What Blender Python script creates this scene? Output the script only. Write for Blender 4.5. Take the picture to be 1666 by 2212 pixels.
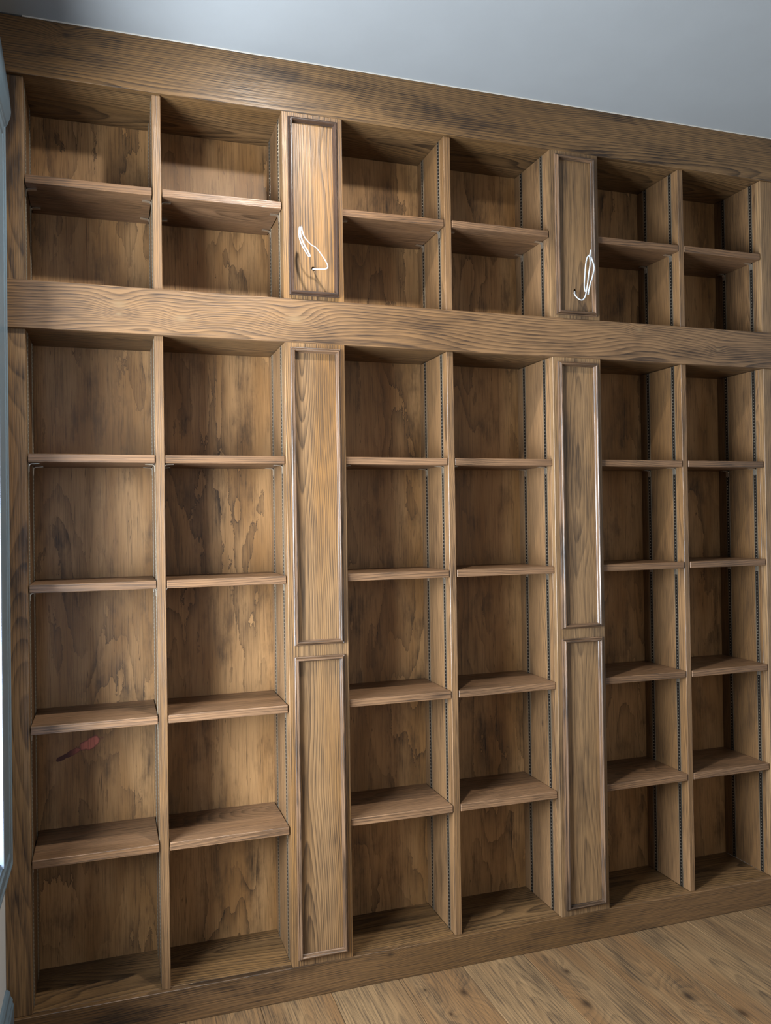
import bpy, bmesh, math, random
from mathutils import Vector, Matrix
random.seed(7)
SC = bpy.context.scene
COL = SC.collection
for o in list(bpy.data.objects):
    bpy.data.objects.remove(o)

# ------------------------------------------------------------------ camera
F_PX = 1788.26
cam_d = bpy.data.cameras.new('camera'); cam = bpy.data.objects.new('camera', cam_d); COL.objects.link(cam)
cam_d.sensor_fit = 'VERTICAL'; cam_d.sensor_height = 24.0; cam_d.lens = F_PX / 2212 * 24.0
cam_d.clip_start = .02
R_ = Vector((.94880, -.31560, -.01450)); U_ = Vector((.01080, -.01350, .99990)); B_ = -Vector((.31570, .94880, .00940))
R_.normalize(); B_ = (B_ - R_ * B_.dot(R_)).normalized(); U_ = B_.cross(R_)
cam.matrix_world = Matrix(((R_.x, U_.x, B_.x, .2481), (R_.y, U_.y, B_.y, -2.2552), (R_.z, U_.z, B_.z, 1.3164), (0, 0, 0, 1)))
SC.camera = cam

# ------------------------------------------------------------------ world, lamps, exposure
w = bpy.data.worlds.new('world'); SC.world = w; w.use_nodes = True
w.node_tree.nodes['Background'].inputs[0].default_value = (.72, .84, 1, 1)
w.node_tree.nodes['Background'].inputs[1].default_value = 1.2
SC.view_settings.view_transform = 'Standard'; SC.view_settings.look = 'None'
SC.view_settings.gamma = 1; SC.view_settings.use_curve_mapping = False
SC.view_settings.exposure = 0.12
SC.cycles.max_bounces = 7; SC.cycles.diffuse_bounces = 5; SC.cycles.glossy_bounces = 3
SC.cycles.transmission_bounces = 4; SC.cycles.transparent_max_bounces = 6
SC.cycles.caustics_reflective = False; SC.cycles.caustics_refractive = False


def area(name, loc, target, sx, sy, watts, color):
    l = bpy.data.lights.new(name, 'AREA'); l.shape = 'RECTANGLE'; l.size = sx; l.size_y = sy; l.energy = watts; l.color = color
    o = bpy.data.objects.new(name, l); COL.objects.link(o); o.location = loc
    o.rotation_euler = (Vector(target) - Vector(loc)).to_track_quat('-Z', 'Y').to_euler()
    return o


# daylight through the window in the left wall, just beside the bookcase
area('window_daylight', (-.60, -.80, 1.25), (2.0, -.45, 1.2), 1.4, 1.2, 260, (.82, .91, 1))
# weak fill light added behind the camera, standing in for unseen windows
area('rear_fill_light', (1.3, -4.05, 1.45), (1.3, 0, 1.25), 2.4, 1.6, 14, (.95, .97, 1))
# recessed ceiling spot just in front of the bookcase
sp = bpy.data.lights.new('ceiling_spot', 'SPOT'); sp.energy = 104; sp.color = (1, .975, .93); sp.spot_size = math.radians(172); sp.spot_blend = .88
sp.shadow_soft_size = .03
spo = bpy.data.objects.new('ceiling_spot', sp); COL.objects.link(spo); spo.location = (.72, -.61, 2.694)


# ------------------------------------------------------------------ node helper
class N:
    def __init__(s, name, rough=.5, spec=.5):
        s.m = bpy.data.materials.new(name); s.m.use_nodes = True
        s.t = s.m.node_tree; s.b = s.t.nodes['Principled BSDF']
        s.b.inputs['Roughness'].default_value = rough; s.b.inputs['Specular IOR Level'].default_value = spec

    def n(s, typ, **k):
        x = s.t.nodes.new(typ)
        for a, v in k.items(): setattr(x, a, v)
        return x

    def put(s, sock, v):
        if isinstance(v, bpy.types.NodeSocket): s.t.links.new(v, sock)
        elif v is not None: sock.default_value = v

    def math(s, op, a, b=None, c=None, clamp=False):
        x = s.n('ShaderNodeMath', operation=op); x.use_clamp = clamp
        s.put(x.inputs[0], a); s.put(x.inputs[1], b); s.put(x.inputs[2], c)
        return x.outputs[0]

    def vmath(s, op, a, b=None):
        x = s.n('ShaderNodeVectorMath', operation=op)
        s.put(x.inputs[0], a); s.put(x.inputs[1], b)
        return x.outputs['Value'] if op in ('LENGTH', 'DOT_PRODUCT') else x.outputs[0]

    def noise(s, vec, scale=1.0, detail=2.0, rough=.5, dist=0.0):
        x = s.n('ShaderNodeTexNoise'); s.put(x.inputs['Vector'], vec)
        x.inputs['Scale'].default_value = scale; x.inputs['Detail'].default_value = detail
        x.inputs['Roughness'].default_value = rough; x.inputs['Distortion'].default_value = dist
        return x.outputs['Fac']

    def sep(s, v):
        x = s.n('ShaderNodeSeparateXYZ'); s.put(x.inputs[0], v); return x.outputs

    def comb(s, a, b, c):
        x = s.n('ShaderNodeCombineXYZ')
        for i, v in enumerate((a, b, c)): s.put(x.inputs[i], v)
        return x.outputs[0]

    def remap(s, v, a, b, c=0.0, d=1.0, smooth=True):
        x = s.n('ShaderNodeMapRange'); x.interpolation_type = 'SMOOTHSTEP' if smooth else 'LINEAR'; x.clamp = True
        for i, q in enumerate((v, a, b, c, d)): s.put(x.inputs[i], q)
        return x.outputs[0]

    def mix(s, f, a, b, blend='MIX'):
        x = s.n('ShaderNodeMix', data_type='RGBA', blend_type=blend)
        s.put(x.inputs[0], f); s.put(x.inputs[6], a if not isinstance(a, tuple) else (*a, 1)); s.put(x.inputs[7], b if not isinstance(b, tuple) else (*b, 1))
        return x.outputs[2]

    def bump(s, h, strength, dist):
        x = s.n('ShaderNodeBump'); s.put(x.inputs['Height'], h); x.inputs['Strength'].default_value = strength; x.inputs['Distance'].default_value = dist
        s.t.links.new(x.outputs[0], s.b.inputs['Normal'])

    def color(s, c): s.put(s.b.inputs['Base Color'], c if not isinstance(c, tuple) else (*c, 1))


def sat(c, k):
    l = .3 * c[0] + .6 * c[1] + .1 * c[2]
    r, g, b = (max(.002, l + (x - l) * k) for x in c)
    return (r, g * .965, b * 1.02)


AX = {'X': (0, 1, 2), 'Y': (1, 0, 2), 'Z': (2, 0, 1)}     # along the grain, across, through


def wood(name, axis, light, mid, dark, freq=95.0, ring=.55, blotch=.5, fibre=.35, knots=(), rough=.43, spec=.45, tint=None, pith=.09, wander=.035, heart=(.022, .012, .007)):
    """Stained softwood: growth rings cut by the board, fine fibres, stain blotches, optional knots (world positions)."""
    light, mid = sat(light, 1.12), sat(mid, 1.12)
    s = N(name, rough, spec)
    tc = s.n('ShaderNodeTexCoord'); oi = s.n('ShaderNodeObjectInfo'); rnd = oi.outputs['Random']
    P = s.sep(tc.outputs['Object']); iL, ia, ib = AX[axis]
    L = s.math('MULTIPLY_ADD', rnd, 31.0, P[iL]); a = P[ia]; b = P[ib]
    r2 = s.math('FRACT', s.math('MULTIPLY', rnd, 17.31)); r3 = s.math('FRACT', s.math('MULTIPLY', rnd, 53.7))
    low = s.noise(s.comb(s.math('MULTIPLY', L, 1.6), s.math('MULTIPLY_ADD', a, 7.0, s.math('MULTIPLY', r2, 40.0)), s.math('MULTIPLY', b, 7.0)), 1.0, 1.5, .45)
    wob = s.math('MULTIPLY', s.math('SUBTRACT', low, .5), wander * 2)
    pa = s.math('ADD', s.math('ADD', a, s.math('MULTIPLY', s.math('SUBTRACT', r2, .5), .09)), s.math('MULTIPLY', wob, .7))
    sl = s.noise(s.comb(s.math('MULTIPLY', L, .75), s.math('MULTIPLY', r3, 40.0), 0.0), 1.0, 1.0, .4)
    pb = s.math('ADD', s.math('ADD', b, s.math('MULTIPLY_ADD', sl, .16, pith - .06)), wob)
    rad = s.math('SQRT', s.math('ADD', s.math('MULTIPLY', pa, pa), s.math('MULTIPLY', pb, pb)))
    core = None
    if knots:
        pos = s.n('ShaderNodeNewGeometry').outputs['Position']
        for (kp, size) in knots:
            sc = [1.0, 1.0, 1.0]; sc[iL] = .55
            d = s.vmath('MULTIPLY', s.vmath('SUBTRACT', pos, tuple(kp)), tuple(sc))
            q = s.vmath('DOT_PRODUCT', d, d)
            g = s.math('EXPONENT', s.math('MULTIPLY', q, -1.0 / (2.2 * size) ** 2))
            rad = s.math('MULTIPLY_ADD', g, size * 1.5, rad)
            k = s.math('EXPONENT', s.math('MULTIPLY', q, -1.0 / (.58 * size) ** 2))
            core = k if core is None else s.math('MAXIMUM', core, k)
    ph = s.math('FRACT', s.math('MULTIPLY', rad, freq))
    late = s.math('MULTIPLY', s.math('POWER', ph, 1.8), s.remap(ph, 1.0, .90, 0, 1.3, False))
    fib = s.noise(s.comb(s.math('MULTIPLY', L, 9.0), s.math('MULTIPLY', a, 420.0), s.math('MULTIPLY', b, 420.0)), 1.0, 2.0, .6)
    fb = s.remap(fib, .40, .68, 0, 1.35)
    bl = s.noise(s.comb(s.math('MULTIPLY', L, 3.0), s.math('MULTIPLY_ADD', a, 11.0, s.math('MULTIPLY', r3, 23.0)), s.math('MULTIPLY', b, 11.0)), 1.0, 4.0, .62)
    bm = s.remap(bl, .46, .72, 0, 1.15)
    warm = s.remap(s.noise(s.comb(s.math('MULTIPLY', L, 1.1), s.math('MULTIPLY_ADD', a, 9.0, s.math('MULTIPLY', r2, 9.0)), 0.0), 1.0, 1.0), .35, .7)
    c = s.mix(warm, light, mid)
    if tint: c = s.mix(s.math('MULTIPLY', s.remap(s.math('MULTIPLY_ADD', warm, .5, r3), .75, 1.3), .8), c, tint)
    f = s.math('ADD', s.math('MULTIPLY', late, ring), s.math('ADD', s.math('MULTIPLY', fb, fibre), s.math('MULTIPLY', bm, blotch)), clamp=True)
    c = s.mix(f, c, dark)
    c = s.mix(s.math('MULTIPLY', s.math('SUBTRACT', r2, .5), .25, None), c, dark)
    if core is not None: c = s.mix(s.math('MULTIPLY', core, .85), c, heart)
    s.color(c)
    s.put(s.b.inputs['Roughness'], s.math('MULTIPLY_ADD', fb, .12, rough - .05))
    s.bump(s.math('ADD', s.math('MULTIPLY', late, .5), fb), .22, .0007)
    return s.m


def veneer(name, light, mid, dark, stain=None):
    """Rotary-cut plywood backing: figure contours with sharp dark edges, vertical streaks and stain blotches."""
    light, mid = sat(light, 1.14), sat(mid, 1.14)
    s = N(name, .5, .35)
    tc = s.n('ShaderNodeTexCoord'); oi = s.n('ShaderNodeObjectInfo'); rnd = oi.outputs['Random']
    P = s.sep(tc.outputs['Object'])
    X = s.math('MULTIPLY_ADD', rnd, 61.0, P[0]); Z = P[2]
    jag = s.noise(s.comb(s.math('MULTIPLY', X, 34.0), s.math('MULTIPLY', Z, 9.0), 3.0), 1.0, 5.0, .65)
    big = s.noise(s.comb(s.math('MULTIPLY', X, 7.5), s.math('MULTIPLY', Z, 1.5), 0.0), 1.0, 2.0, .5, .3)
    fig = s.math('ADD', big, s.math('MULTIPLY', s.math('SUBTRACT', jag, .5), .13))
    saw = s.math('FRACT', s.math('MULTIPLY', fig, 8.0))
    edge = s.remap(saw, .07, .0)
    shade = s.math('POWER', s.math('SUBTRACT', 1.0, saw), 2.0)
    st = s.noise(s.comb(s.math('MULTIPLY', X, 260.0), s.math('MULTIPLY', Z, 7.0), 0.0), 1.0, 3.0, .65)
    streak = s.remap(st, .42, .74)
    bl = s.noise(s.comb(s.math('MULTIPLY', X, 15.0), s.math('MULTIPLY', Z, 5.0), 9.0), 1.0, 5.0, .66)
    blot = s.remap(bl, .48, .74)
    wm = s.remap(s.noise(s.comb(s.math('MULTIPLY', X, 9.0), s.math('MULTIPLY', Z, 2.2), 5.0), 1.0, 2.0), .38, .66)
    c = s.mix(wm, light, mid)
    patch = s.remap(s.noise(s.comb(s.math('MULTIPLY', X, 5.0), s.math('MULTIPLY', Z, 1.3), 21.0), 1.0, 2.0), .35, .6)
    f = s.math('ADD', s.math('MULTIPLY', s.math('MULTIPLY', shade, .50), patch),
               s.math('ADD', s.math('MULTIPLY', streak, .40), s.math('MULTIPLY', blot, .50)), clamp=True)
    f = s.math('MAXIMUM', f, s.math('MULTIPLY', s.math('MULTIPLY', edge, patch), .9))
    chk = s.noise(s.comb(s.math('MULTIPLY', X, 75.0), s.math('MULTIPLY', Z, 1.6), 31.0), 1.0, 3.0, .6, .25)
    f = s.math('MAXIMUM', f, s.math('MULTIPLY', s.remap(s.math('ABSOLUTE', s.math('SUBTRACT', chk, .60)), .012, .0), .75))
    c = s.mix(f, c, dark)
    if stain:
        pos = s.sep(s.n('ShaderNodeNewGeometry').outputs['Position'])
        tot = None
        for (sx, sz, ux, uz, ra, rb) in stain:
            dx = s.math('SUBTRACT', pos[0], sx); dz = s.math('SUBTRACT', pos[2], sz)
            u = s.math('DIVIDE', s.math('ADD', s.math('MULTIPLY', dx, ux), s.math('MULTIPLY', dz, uz)), ra)
            v = s.math('DIVIDE', s.math('SUBTRACT', s.math('MULTIPLY', dz, ux), s.math('MULTIPLY', dx, uz)), rb)
            e = s.math('SQRT', s.math('ADD', s.math('MULTIPLY', u, u), s.math('MULTIPLY', v, v)))
            e = s.math('MULTIPLY_ADD', s.math('SUBTRACT', jag, .5), 1.7, e)
            tot = e if tot is None else s.math('MINIMUM', tot, e)
        msk = s.remap(tot, 1.02, .94); rim = s.math('MULTIPLY', s.remap(tot, .74, .98), .8)
        fade = s.remap(pos[0], .125, .185)
        red = s.mix(fade, (.055, .012, .008), (.62, .19, .13))
        red = s.mix(s.math('MULTIPLY', streak, .5), red, (.10, .02, .014)); red = s.mix(rim, red, (.05, .012, .009))
        c = s.mix(msk, c, red)
    s.color(c)
    s.bump(s.math('ADD', streak, s.math('MULTIPLY', edge, .8)), .2, .0006)
    return s.m


def plain(name, col, rough=.5, metal=0.0, spec=.5, var=.0, scale=20):
    s = N(name, rough, spec); s.b.inputs['Metallic'].default_value = metal
    if var:
        tc = s.n('ShaderNodeTexCoord'); f = s.noise(tc.outputs['Object'], scale, 4.0, .6)
        s.color(s.mix(s.remap(f, .3, .7), tuple(x * (1 - var) for x in col), tuple(min(1, x * (1 + var)) for x in col)))
    else: s.color(col)
    return s.m


# stained pine palette (linear)
LT, MD, DK = (.245, .150, .076), (.180, .104, .047), (.034, .018, .009)


def kn(x, y, z, r): return ((x, y, z), r)


M = {}
M['rail'] = wood('stained_pine_rail', 'X', LT, MD, DK, 150, .55, .35, .30,
                 [kn(.2755, 0, 1.887, .016), kn(.275, 0, 1.862, .008), kn(.433, 0, 1.860, .015), kn(.741, 0, 1.878, .020), kn(1.866, 0, 1.914, .011), kn(2.172, 0, 1.865, .008)], pith=.035, wander=.034, heart=(.20, .125, .062))
M['frieze'] = wood('stained_pine_frieze', 'X', (.195, .118, .054), (.150, .085, .035), (.024, .013, .0065), 200, .60, .42, .32, [kn(.155, 0, 2.571, .012)], pith=.05)
M['plinth'] = wood('stained_pine_plinth', 'X', (.180, .106, .050), (.140, .080, .034), (.024, .013, .0065), 200, .42, .55, .32, [kn(.994, 0, .075, .011)])
M['upright'] = wood('stained_pine_upright', 'Z', LT, MD, DK, 230, .40, .32, .34, rough=.38, spec=.55)
M['stile'] = wood('stained_pine_stile', 'Z', (.250, .160, .078), MD, DK, 200, .40, .85, .38, pith=.14, wander=.015)
M['knotty'] = wood('stained_pine_knotty', 'Z', LT, MD, DK, 190, .45, .30, .28, [kn(1.5495, .10, .66, .009)])
M['pilaster'] = wood('stained_pine_pilaster', 'Z', (.285, .178, .088), (.255, .138, .052), (.060, .034, .017), 190, .62, .28, .36, pith=.028, wander=.02)
M['pilaster_dull'] = wood('stained_pine_pilaster_dull', 'Z', (.260, .168, .086), (.205, .126, .060), (.055, .032, .017), 150, .36, .45, .36, pith=.04)
M['moulding'] = wood('stained_moulding', 'Z', (.20, .125, .072), (.14, .085, .048), (.03, .018, .011), 200, .3, .6, .55, rough=.36, spec=.6)
M['moulding_x'] = wood('stained_moulding_across', 'X', (.20, .125, .072), (.14, .085, .048), (.03, .018, .011), 200, .3, .6, .55, rough=.36, spec=.6)
M['shelf'] = wood('stained_pine_shelf', 'X', (.235, .142, .078), (.185, .106, .054), (.042, .023, .012), 200, .42, .36, .32, rough=.40)
M['moulding_dark'] = wood('dark_moulding', 'Z', (.085, .052, .034), (.06, .036, .023), (.018, .011, .008), 200, .3, .5, .5, rough=.34, spec=.6)
M['moulding_dark_x'] = wood('dark_moulding_across', 'X', (.085, .052, .034), (.06, .036, .023), (.018, .011, .008), 200, .3, .5, .5, rough=.34, spec=.6)
M['board'] = wood('stained_pine_board', 'X', (.215, .132, .062), (.165, .096, .041), (.03, .017, .008), 150, .6, .38, .3)
M['back'] = veneer('stained_plywood_backing', (.365, .222, .106), (.250, .138, .058), (.028, .015, .0075))
M['back_stain'] = veneer('stained_plywood_backing_smeared', (.365, .222, .106), (.250, .138, .058), (.028, .015, .0075),
                         [(.186, .697, .93, .36, .038, .0165), (.140, .676, .92, .38, .034, .0085), (.112, .664, .9, .4, .018, .0075)])
FK = [kn(1.1669, -.1216, 0, .019), kn(1.4907, -.1261, 0, .014), kn(1.4562, -.2844, 0, .022), kn(1.7359, -.3484, 0, .024), kn(1.82, -.46, 0, .022), kn(1.0947, -.2033, 0, .009), kn(1.07, -.075, 0, .009)]
M['floor'] = wood('pine_floorboard', 'Y', (.250, .168, .088), (.205, .130, .066), (.066, .042, .024), 130, .32, .36, .46, FK, rough=.42, tint=(.215, .112, .046), pith=.045, wander=.026)
M['subfloor'] = plain('subfloor_dark', (.03, .02, .012), .9)
M['ceiling'] = plain('ceiling_paint', (.25, .262, .268), .85, var=.02, scale=6)
M['wall'] = plain('wall_paint', (.60, .60, .585), .8, var=.02, scale=8)
M['trim'] = plain('blue_grey_gloss_paint', (.125, .18, .22), .33, var=.04, scale=12)
M['sash'] = plain('sash_paint', (.27, .33, .42), .45)
M['caulk'] = plain('white_caulk', (.50, .47, .42), .6, var=.05, scale=60)
M['track'] = plain('dark_bronze_track', (.022, .017, .013), .45, .6)
M['track_edge'] = plain('worn_bronze_edge', (.30, .25, .18), .45, .7)
M['clip'] = plain('steel_clip', (.62, .56, .46), .3, .9)
M['cable'] = plain('white_pvc', (.45, .48, .50), .38, var=.03, scale=90)
M['copper'] = plain('wire_end', (.30, .30, .32), .35, .8)
g = N('window_glass', .02)
gt = g.n('ShaderNodeBsdfTransparent'); gg = g.n('ShaderNodeBsdfGlossy'); gg.inputs['Roughness'].default_value = .02
gx = g.n('ShaderNodeMixShader'); gx.inputs[0].default_value = .07
g.t.links.new(gt.outputs[0], gx.inputs[1]); g.t.links.new(gg.outputs[0], gx.inputs[2])
g.t.links.new(gx.outputs[0], g.t.nodes['Material Output'].inputs[0])
M['glass'] = g.m


# ------------------------------------------------------------------ geometry helpers
def link(name, me, parent=None, loc=(0, 0, 0), mats=()):
    o = bpy.data.objects.new(name, me); COL.objects.link(o)
    for m in mats:
        if m.name not in [x.name for x in me.materials if x]: me.materials.append(m)
    if parent is not None:
        o.parent = parent
        wl = Vector((0, 0, 0)); q = parent
        while q is not None: wl += q.location; q = q.parent
        o.location = Vector(loc) - wl
    else: o.location = loc
    return o


def bm_mesh(bm, name, smooth=False):
    bmesh.ops.recalc_face_normals(bm, faces=bm.faces[:])
    me = bpy.data.meshes.new(name); bm.to_mesh(me); bm.free()
    if smooth:
        for p in me.polygons: p.use_smooth = True
    return me


def add_box(bm, x0, x1, y0, y1, z0, z1, mat=0):
    vs = [bm.verts.new(p) for p in ((x0, y0, z0), (x1, y0, z0), (x1, y1, z0), (x0, y1, z0), (x0, y0, z1), (x1, y0, z1), (x1, y1, z1), (x0, y1, z1))]
    fs = [bm.faces.new([vs[i] for i in q]) for q in ((0, 3, 2, 1), (4, 5, 6, 7), (0, 1, 5, 4), (1, 2, 6, 5), (2, 3, 7, 6), (3, 0, 4, 7))]
    for f in fs: f.material_index = mat
    return fs


def board(name, x0, x1, y0, y1, z0, z1, mat, parent=None, bev=.0012):
    """One board with eased edges, its origin at its own centre."""
    c = Vector(((x0 + x1) / 2, (y0 + y1) / 2, (z0 + z1) / 2)); h = Vector((x1 - x0, y1 - y0, z1 - z0)) / 2
    bm = bmesh.new(); add_box(bm, -h.x, h.x, -h.y, h.y, -h.z, h.z)
    if bev: bmesh.ops.bevel(bm, geom=bm.edges[:], offset=bev, segments=1, affect='EDGES')
    return link(name, bm_mesh(bm, name), parent, c, [mat])


def empty(name, loc, label=None, cat=None, group=None, kind=None):
    o = bpy.data.objects.new(name, None); COL.objects.link(o); o.location = loc; o.empty_display_size = .1
    tag(o, label, cat, group, kind); return o


def tag(o, label=None, cat=None, group=None, kind=None):
    if label: o['label'] = label
    if cat: o['category'] = cat
    if group: o['group'] = group
    if kind: o['kind'] = kind
    return o


def strip(prof, length, ax, mitre=True):
    """A moulding length along +u from 0 to length; prof = [(t, h)] with t measured inwards (+v), h outwards. Returns a bmesh in (u, v, h)."""
    bm = bmesh.new()
    A = [bm.verts.new((t if mitre else 0, t, h)) for t, h in prof]; B = [bm.verts.new((length - (t if mitre else 0), t, h)) for t, h in prof]
    n = len(prof)
    for i in range(n): bm.faces.new((A[i], A[(i + 1) % n], B[(i + 1) % n], B[i]))
    bm.faces.new(A[::-1]); bm.faces.new(B)
    return bm


def frame_strips(name, parent, origin, eu, ev, eh, wid, hei, prof, mat_long, mat_short):
    """Four mitred lengths round a rectangle wid (along eu) x hei (along ev) starting at origin; eh points out of the surface."""
    eu, ev, eh, o0 = Vector(eu), Vector(ev), Vector(eh), Vector(origin)
    out = []
    for (c, u, v, ln, mt) in ((o0, eu, ev, wid, mat_short), (o0 + eu * wid, ev, -eu, hei, mat_long), (o0 + eu * wid + ev * hei, -eu, -ev, wid, mat_short), (o0 + ev * hei, -ev, eu, hei, mat_long)):
        bm = strip(prof, ln, None)
        mid = c + u * (ln / 2)
        for vt in bm.verts:
            a, b, h = vt.co; vt.co = u * (a - ln / 2) + v * b + eh * h
        out.append(link(name, bm_mesh(bm, name), parent, mid, [mt]))
    return out


def struct(o):
    o['kind'] = 'structure'; return o


# ------------------------------------------------------------------ room shell
XW, XR, YF, ZC = -.0101, 3.6, -4.2, 2.603
ZH, PITCH = 3.45, .1675
floor = struct(board('floor', XW - .2, XR + .1, YF - .1, .30, -.10, -.022, M['subfloor'], bev=0))
edges = [XW + .002, .2225, .4215, .6205, .8195, 1.019, 1.218, 1.4175, 1.617, 1.813, 2.009, 2.2145]
while edges[-1] < XR - .05: edges.append(min(XR, edges[-1] + .199))
for i in range(len(edges) - 1):
    board('plank', edges[i] + .0006, edges[i + 1] - .0006, YF, .019, -.0215, random.uniform(-.0006, 0), M['floor'], floor, .0011)
bm = bmesh.new()
yb, yf = .30, YF - .1
q = [(yb, ZC), (.0, ZC), (yf, ZC - yf * PITCH), (yf, ZC - yf * PITCH + .1), (0, ZC + .1), (yb, ZC + .1)]
A = [bm.verts.new((XW - .2, y, z)) for y, z in q]; B = [bm.verts.new((XR + .1, y, z)) for y, z in q]
for i in range(6): bm.faces.new((A[i], A[(i + 1) % 6], B[(i + 1) % 6], B[i]))
for P4 in ((0, 1, 4, 5), (1, 2, 3, 4)):
    bm.faces.new([A[i] for i in P4]); bm.faces.new([B[i] for i in P4[::-1]])
ceil = struct(link('ceiling', bm_mesh(bm, 'ceiling'), None, (0, 0, 0), [M['ceiling']]))
struct(board('wall_back', XW - .2, XR + .1, .262, .36, -.022, ZC, M['wall'], bev=0))
struct(board('wall_right', XR, XR + .1, YF, .262, -.022, ZH, M['wall'], bev=0))
struct(board('wall_front', XW - .2, XR + .1, YF - .1, YF, -.022, ZH, M['wall'], bev=0))
# left wall with its window opening
WY0, WY1, WZ0, WZ1 = -1.35, -.200, .545, 2.245
bm = bmesh.new()
for (y0, y1, z0, z1) in ((YF, WY0, -.022, ZH), (WY1, .262, -.022, ZC + .04), (WY0, WY1, -.022, WZ0), (WY0, WY1, WZ1, ZC + .3)):
    add_box(bm, XW - .18, XW, y0, y1, z0, z1)
struct(link('wall_left', bm_mesh(bm, 'wall_left'), None, (0, 0, 0), [M['wall']]))

win = struct(empty('window_1', (XW, (WY0 + WY1) / 2, WZ0)))
cas = [(0, 0), (0, .0235), (.004, .0255), (.010, .0262), (.014, .0235), (.018, .0225), (.022, .0245), (.036, .0250), (.042, .0245), (.046, .0215), (.055, .0205), (.055, 0)]
frame_strips('casing', win, (XW, WY0 - .150, WZ0 - .055), (0, 1, 0), (0, 0, 1), (1, 0, 0), WY1 - WY0 + .300, WZ1 - WZ0 + .110, cas, M['trim'], M['trim'])
for ya in (WY0 - .096, WY1 + .001):
    board('casing_board', XW, XW + .0238, ya, ya + .095, WZ0 - .001, WZ1 + .001, M['trim'], win, .0008)
# hood over the casing
bm = bmesh.new()
hp = [(0, 2.300), (.017, 2.300), (.026, 2.312), (.0335, 2.334), (.0345, 2.346), (.030, 2.40), (.0215, 2.46), (.0135, 2.52), (.008, 2.545), (0, 2.545)]
y0, y1 = WY0 - .135, -.016
A = [bm.verts.new((x, y0, z)) for x, z in hp]; B = [bm.verts.new((x, y1, z)) for x, z in hp]
for i in range(len(hp)): bm.faces.new((A[i], A[(i + 1) % len(hp)], B[(i + 1) % len(hp)], B[i]))
bm.faces.new(A); bm.faces.new(B[::-1])
link('hood', bm_mesh(bm, 'hood'), win, (XW, 0, 0), [M['trim']])
# jamb lining
J = .17
for (n_, y0, y1, z0, z1, xo) in (('jamb', WY1 - .012, WY1, WZ0, WZ1, .0236), ('jamb', WY0, WY0 + .012, WZ0, WZ1, .0236), ('jamb', WY0 + .012, WY1 - .012, WZ1 - .012, WZ1, .002), ('sill', WY0 + .012, WY1 - .012, WZ0, WZ0 + .012, .016)):
    board(n_, XW - J, XW + xo, y0, y1, z0, z1, M['sash'], win, .0004)
WY0, WY1, WZ0, WZ1 = WY0 + .012, WY1 - .012, WZ0 + .012, WZ1 - .012
zm = (WZ0 + WZ1) / 2
for (xs, z0, z1) in ((-.075, WZ0, zm + .02), (-.115, zm - .02, WZ1)):
    sash = empty('sash', (0, 0, 0)); sash.parent = win; sash.location = (0, 0, 0)
    for (y0, y1, za, zb) in ((WY0, WY0 + .045, z0, z1), (WY1 - .045, WY1, z0, z1), (WY0 + .045, WY1 - .045, z0, z0 + .045), (WY0 + .045, WY1 - .045, z1 - .045, z1)):
        board('sash_rail', XW + xs - .018, XW + xs + .018, y0, y1, za, zb, M['sash'], sash, .002)
    board('pane', XW + xs - .002, XW + xs + .002, WY0 + .04, WY1 - .04, z0 + .04, z1 - .04, M['glass'], sash, 0)
# skirting on the left wall
bm = bmesh.new()
sp_ = [(0, 0), (.019, 0), (.019, .128), (.016, .134), (.0165, .142), (.0115, .150), (.0105, .160), (.006, .166), (0, .166)]
A = [bm.verts.new((x, YF, z)) for x, z in sp_]; B = [bm.verts.new((x, -.0005, z)) for x, z in sp_]
for i in range(len(sp_)): bm.faces.new((A[i], A[(i + 1) % len(sp_)], B[(i + 1) % len(sp_)], B[i]))
bm.faces.new(A); bm.faces.new(B[::-1])
struct(link('baseboard_left', bm_mesh(bm, 'baseboard_left'), None, (XW, 0, .0005), [M['trim']]))

# ------------------------------------------------------------------ bookcase
XE = 2.47
FB, MT, MB, BT, ZT = 2.4548, 1.9346, 1.8126, .0883, 2.600
YD, YB = .0102, .2326
X = dict(sl=.050, d1l=.3645, d1r=.3868, p1l=.7117, p1r=.8837, d2l=1.2003, d2r=1.2214, p2l=1.5495, p2r=1.7199, d3l=2.0315, d3r=2.0511, sr=2.3636)
OPEN = [(X['sl'], X['d1l']), (X['d1r'], X['p1l']), (X['p1r'], X['d2l']), (X['d2r'], X['p2l']), (X['p2r'], X['d3l']), (X['d3r'], X['sr'])]
bc = empty('bookcase', (1.23, .12, 0), 'wall-to-wall built-in bookcase of brown stained pine with empty pigeonhole columns', 'bookcase')
board('frieze', XW, XE, 0, .020, FB, ZT, M['frieze'], bc)
board('middle_rail', XW, XE, 0, .020, MB, MT, M['rail'], bc)
board('plinth', XW, XE, 0, .020, 0, BT, M['plinth'], bc)
SECT = ((MT, FB), (BT, MB))
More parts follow.
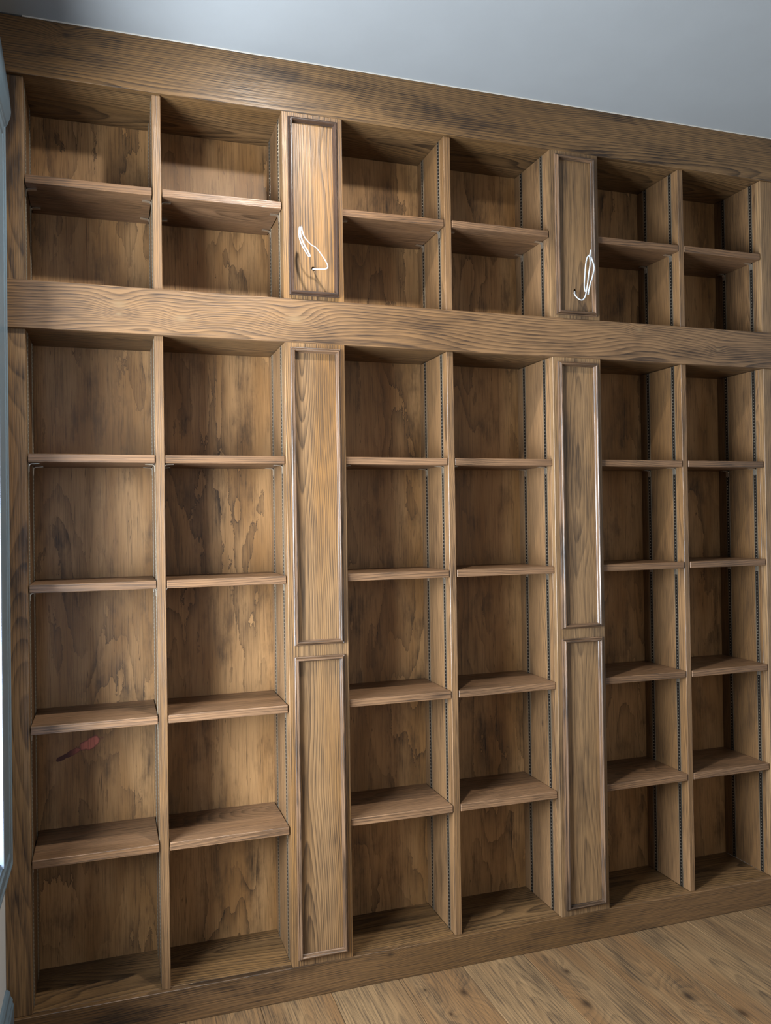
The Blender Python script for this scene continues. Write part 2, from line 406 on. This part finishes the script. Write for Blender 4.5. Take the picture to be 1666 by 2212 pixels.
for (z0, z1) in SECT:
    board('stile', XW, X['sl'], YD, .030, z0, z1, M['stile'], bc)
    board('stile', X['sr'], XE, YD - .004, .030, z0, z1, M['pilaster_dull'], bc)
    board('side_panel', X['sl'] - .020, X['sl'], .030, YB, z0, z1, M['upright'], bc, .0006)
    board('side_panel', X['sr'], X['sr'] + .020, .030, YB, z0, z1, M['upright'], bc, .0006)
    for k in '123':
        board('divider', X['d%sl' % k], X['d%sr' % k], YD, YB, z0, z1, M['upright'], bc)
    for k in '12':
        a, b = X['p%sl' % k], X['p%sr' % k]
        board('side_panel', a, a + .020, .020, YB, z0, z1, M['knotty' if k == '2' else 'upright'], bc, .0004)
        board('side_panel', b - .020, b, .020, YB, z0, z1, M['upright'], bc, .0004)
    board('end_panel', XE - .018, XE, .030, YB + .010, z0, z1, M['upright'], bc, .0006)
    for ci, (a, b) in enumerate(OPEN):
        e = .009
        st = ci == 0 and z0 == BT
        bp = board('back_panel', a - e, b + e, YB, YB + .010, z0 - .02, z1 + .02, M['back_stain'] if st else M['back'], bc, 0)
        if st: bp['label'] = 'plywood backing panel with a red paint smear'
board('carcass_top', XW, XE, .020, YB + .010, ZT - .018, ZT, M['board'], bc, .0006)
for (a, b) in OPEN:
    board('top_board', a - .008, b + .008, .020, YB, FB + .0014, FB + .021, M['board'], bc, .0004)
    board('upper_floor_board', a, b, .020, YB, MT - .030, MT - .010, M['board'], bc, .0004)
    board('section_ceiling_board', a - .008, b + .008, .020, YB, MB + .0016, MB + .021, M['board'], bc, .0004)
    board('bottom_board', a, b, .020, YB, BT - .020, BT - .0002, M['board'], bc, .0004)


# pilasters, the two upper ones drilled for a cable
def pilaster(x0, x1, z0, z1, mat, hole=None):
    c = Vector(((x0 + x1) / 2, .010, (z0 + z1) / 2)); hx, hz = (x1 - x0) / 2, (z1 - z0) / 2
    if not hole: return board('pilaster', x0, x1, 0, .020, z0, z1, mat, bc)
    bm = bmesh.new(); y = -.010
    rect = [bm.verts.new((sx * hx, y, sz * hz)) for sx, sz in ((-1, -1), (1, -1), (1, 1), (-1, 1))]
    n = 20; ring = [bm.verts.new((hole[0] - c.x + .0062 * math.cos(t * 2 * math.pi / n), y, hole[1] - c.z + .0062 * math.sin(t * 2 * math.pi / n))) for t in range(n)]
    ed = [bm.edges.new((rect[i], rect[(i + 1) % 4])) for i in range(4)] + [bm.edges.new((ring[i], ring[(i + 1) % n])) for i in range(n)]
    bmesh.ops.triangle_fill(bm, use_beauty=True, edges=ed)
    deep = [bm.verts.new((v.co.x, .080, v.co.z)) for v in ring]
    for i in range(n): bm.faces.new((ring[i], ring[(i + 1) % n], deep[(i + 1) % n], deep[i]))
    bm.faces.new(deep)
    bk = [bm.verts.new((v.co.x, .010, v.co.z)) for v in rect]
    for i in range(4): bm.faces.new((rect[i], rect[(i + 1) % 4], bk[(i + 1) % 4], bk[i]))
    return link('pilaster', bm_mesh(bm, 'pilaster'), bc, c, [mat])


HOLE = {'1': (.7965, 2.0225), '2': (1.6335, 2.0225)}
MPROF = [(0, 0), (0, .0060), (.0022, .0072), (.0038, .0062), (.0048, .0120), (.0066, .0152), (.0092, .0156), (.0112, .0130), (.0122, .0050), (.0138, .0030), (.0138, 0)]
for k, mt in (('1', 'pilaster'), ('2', 'pilaster_dull')):
    a, b = X['p%sl' % k], X['p%sr' % k]
    up = pilaster(a, b, MT, FB, M[mt], HOLE[k]); lo = pilaster(a, b, BT, MB, M[mt])
    for (pl, z0, z1) in ((up, 1.9445, 2.4415), (lo, .9715, 1.7985), (lo, .1080, .9405)):
        frame_strips('moulding_strip', pl, (a + .0150, 0, z0), (1, 0, 0), (0, 0, 1), (0, -1, 0), b - a - .0290, z1 - z0, MPROF, M['moulding_dark' if (k == '1' and pl is up) else 'moulding'], M['moulding_dark_x' if (k == '1' and pl is up) else 'moulding_x'])

# slotted shelf tracks and their clips
SHELF_Z = [2.2052, 1.4965, 1.1645, .8075, .4714]
TH = .0212


def track_mesh(h):
    bm = bmesh.new()
    add_box(bm, -.0010, 0, -.0080, .0080, -h / 2, h / 2, 0)
    for y in (-.0080, .0066): add_box(bm, -.0015, 0, y, y + .0014, -h / 2, h / 2, 1)
    z = -h / 2 + .006
    while z < h / 2 - .004:
        add_box(bm, -.0018, -.0009, -.0012, .0020, z, z + .0030, 2); z += .0105
    me = bm_mesh(bm, 'shelf_track'); me.materials.append(M['track']); me.materials.append(M['track_edge']); me.materials.append(M['clip']); return me


TM = {z: track_mesh(z[1] - z[0] - .002) for z in SECT}
bm = bmesh.new()
cp = [(-.0010, -.0220), (-.0010, -.0075), (-.0026, -.0036), (-.0060, -.0016), (-.0260, -.0004), (-.0264, -.0016), (-.0066, -.0030), (-.0042, -.0048), (-.0026, -.0085), (-.0026, -.0220)]
A = [bm.verts.new((x, -.006, z)) for x, z in cp]; B = [bm.verts.new((x, .006, z)) for x, z in cp]
for i in range(len(cp)): bm.faces.new((A[i], A[(i + 1) % len(cp)], B[(i + 1) % len(cp)], B[i]))
bm.faces.new(A); bm.faces.new(B[::-1])
CM = bm_mesh(bm, 'shelf_clip'); CM.materials.append(M['clip'])
for (a, b) in OPEN:
    for si, (z0, z1) in enumerate(SECT):
        for (xx, rz) in ((b, 0.0), (a, math.pi)):
            for yy in (.052, .186):
                t = link('shelf_track', TM[(z0, z1)], bc, (xx, yy, (z0 + z1) / 2)); t.rotation_euler = (0, 0, rz)
                for zs in ([SHELF_Z[0]] if si == 0 else SHELF_Z[1:]):
                    c = bpy.data.objects.new('shelf_clip', CM); COL.objects.link(c); c.parent = t
                    c.location = (0, 0, zs - TH - .0001 - (z0 + z1) / 2)

# ------------------------------------------------------------------ shelves (loose boards on the clips)
COLN = ['leftmost column beside the window', 'second column from the left', 'column just right of the pale pilaster', 'column just left of the darker pilaster', 'column just right of the darker pilaster', 'rightmost column']
ROWN = ['only shelf of upper section', 'top shelf of lower section', 'second shelf down in lower section', 'third shelf down in lower section', 'lowest loose shelf']
for ri, zs in enumerate(SHELF_Z):
    for ci, (a, b) in enumerate(OPEN):
        dz = 0
        sh = board('shelf', a + .0024, b - .0024, .0090 + random.uniform(-.001, .0015), .2305, zs - TH + dz, zs + dz, M['shelf'], None, .0012)
        tag(sh, 'brown stained board, %s, %s' % (ROWN[ri], COLN[ci]), 'shelf', 'loose shelves of the bookcase')


# ------------------------------------------------------------------ cables
def spline(pts, n=8):
    P = [Vector(p) for p in pts]; out = []
    for i in range(len(P) - 1):
        p0 = P[max(i - 1, 0)]; p1 = P[i]; p2 = P[i + 1]; p3 = P[min(i + 2, len(P) - 1)]
        for k in range(n):
            t = k / n
            out.append(.5 * ((2 * p1) + (p2 - p0) * t + (2 * p0 - 5 * p1 + 4 * p2 - p3) * t * t + (3 * p1 - p0 - 3 * p2 + p3) * t ** 3))
    return out + [P[-1]]


def flat_cable(bm, pts, wa, wb, side, n=10):
    """Sweep a flat oval section along the path; side = direction of the wide axis."""
    C = spline(pts); rings = []
    for i, p in enumerate(C):
        t = (C[min(i + 1, len(C) - 1)] - C[max(i - 1, 0)]).normalized()
        s = Vector(side); s = (s - t * s.dot(t)).normalized(); q = t.cross(s)
        rings.append([bm.verts.new(p + s * (wa * math.cos(k * 2 * math.pi / n)) + q * (wb * math.sin(k * 2 * math.pi / n))) for k in range(n)])
    for r0, r1 in zip(rings, rings[1:]):
        for k in range(n): bm.faces.new((r0[k], r0[(k + 1) % n], r1[(k + 1) % n], r1[k]))
    bm.faces.new(rings[0][::-1]); bm.faces.new(rings[-1])


CB = Vector((.2481, -2.2552, 1.3164))


def on(x, z, y):
    """A point y in front of the pilaster face that lines up with (x, z) on that face as the photographer stood."""
    p = Vector((x, 0, z)); return p + (CB - p) * (y / 2.2552)


def cable(name, label, base, paths, tips):
    e = empty(name, base, label, 'cable', 'white cables hanging out of the pilasters')
    bm = bmesh.new()
    for (pts, wa, wb, side) in paths: flat_cable(bm, [Vector(p) - Vector(base) for p in pts], wa, wb, side)
    me = bm_mesh(bm, 'jacket', True); o = link('jacket', me, None, (0, 0, 0), [M['cable']]); o.parent = e; o.location = (0, 0, 0)
    for pts in tips:
        bm = bmesh.new(); flat_cable(bm, [Vector(p) - Vector(base) for p in pts], .0007, .0007, (0, 1, 0), 6)
        o = link('wire_end', bm_mesh(bm, 'wire_end', True), None, (0, 0, 0), [M['copper']]); o.parent = e; o.location = (0, 0, 0)


h1 = HOLE['1']
cable('cable', 'white flat cable folded back on itself, poking out of the upper pale pilaster', (h1[0], 0, h1[1]),
      [([(h1[0] - .001, .030, h1[1] - .002), (h1[0] - .001, -.002, h1[1] - .002), on(.812, 2.0225, .022), on(.832, 2.0255, .042), on(.8375, 2.0345, .052), on(.826, 2.056, .056), on(.805, 2.082, .060), on(.789, 2.091, .062), on(.772, 2.109, .060), on(.7655, 2.128, .057), on(.7640, 2.137, .056)], .0022, .0013, (.3, -.6, -.4)),
       ([on(.7615, 2.137, .054), on(.7600, 2.122, .058), on(.7640, 2.104, .062), on(.7730, 2.084, .066), on(.7815, 2.070, .068), on(.788, 2.056, .068)], .0022, .0013, (1, .2, .3)),
       ([on(.7585, 2.137, .052), on(.7555, 2.120, .055), on(.7585, 2.102, .058), on(.7660, 2.083, .061), on(.7765, 2.066, .063), on(.784, 2.0555, .064)], .0017, .0012, (1, .2, .3))],
      [[on(.7632, 2.136, .0565), on(.7630, 2.1415, .056)]])
h2 = HOLE['2']


def px2(u, v, y):        # cable two is laid out on the pilaster face from measured face coordinates
    return on(1.5625 + (u - 1200) * .001664, 2.0225 - (v - 628) * .001195 + (u - 1242.5) * .000085, y)


cable('cable', 'white flat cable looped into a long hanging bundle on the upper darker pilaster', (h2[0], 0, h2[1]),
      [([(h2[0] - .002, .030, h2[1] - .002), (h2[0] - .002, .002, h2[1] - .002), px2(1241, 636, .012), px2(1246, 645, .020), px2(1253, 651, .024), px2(1259, 651, .026), px2(1264, 642, .027), px2(1267, 628, .027), px2(1270, 606, .027), px2(1273, 580, .027), px2(1276, 556, .026), px2(1275.5, 538, .026), px2(1274, 534, .026)], .0024, .0015, (1, 0, .1)),
       ([px2(1264.5, 630, .022), px2(1262.5, 615, .022), px2(1264, 590, .022), px2(1266, 562, .022), px2(1269, 543, .024), px2(1273.5, 534, .026), px2(1277.5, 536, .028), px2(1282, 550, .028), px2(1284.5, 562, .028), px2(1284, 573, .028), px2(1280, 592, .029), px2(1275, 611, .030), px2(1270.5, 637, .030)], .0025, .0015, (1, 0, .1)),
       ([px2(1275, 538, .030), px2(1276.5, 530, .031), px2(1277.5, 520, .031)], .0030, .0018, (1, 0, .1))],
      [[px2(1277.5, 520.5, .031), px2(1277.7, 518.6, .031)]])

# ------------------------------------------------------------------ caulk line along the top of the frieze
struct(board('trim_1', .05, XE, -.0012, .004, ZT - .0002, ZC + .0005, M['caulk'], None, .0006))
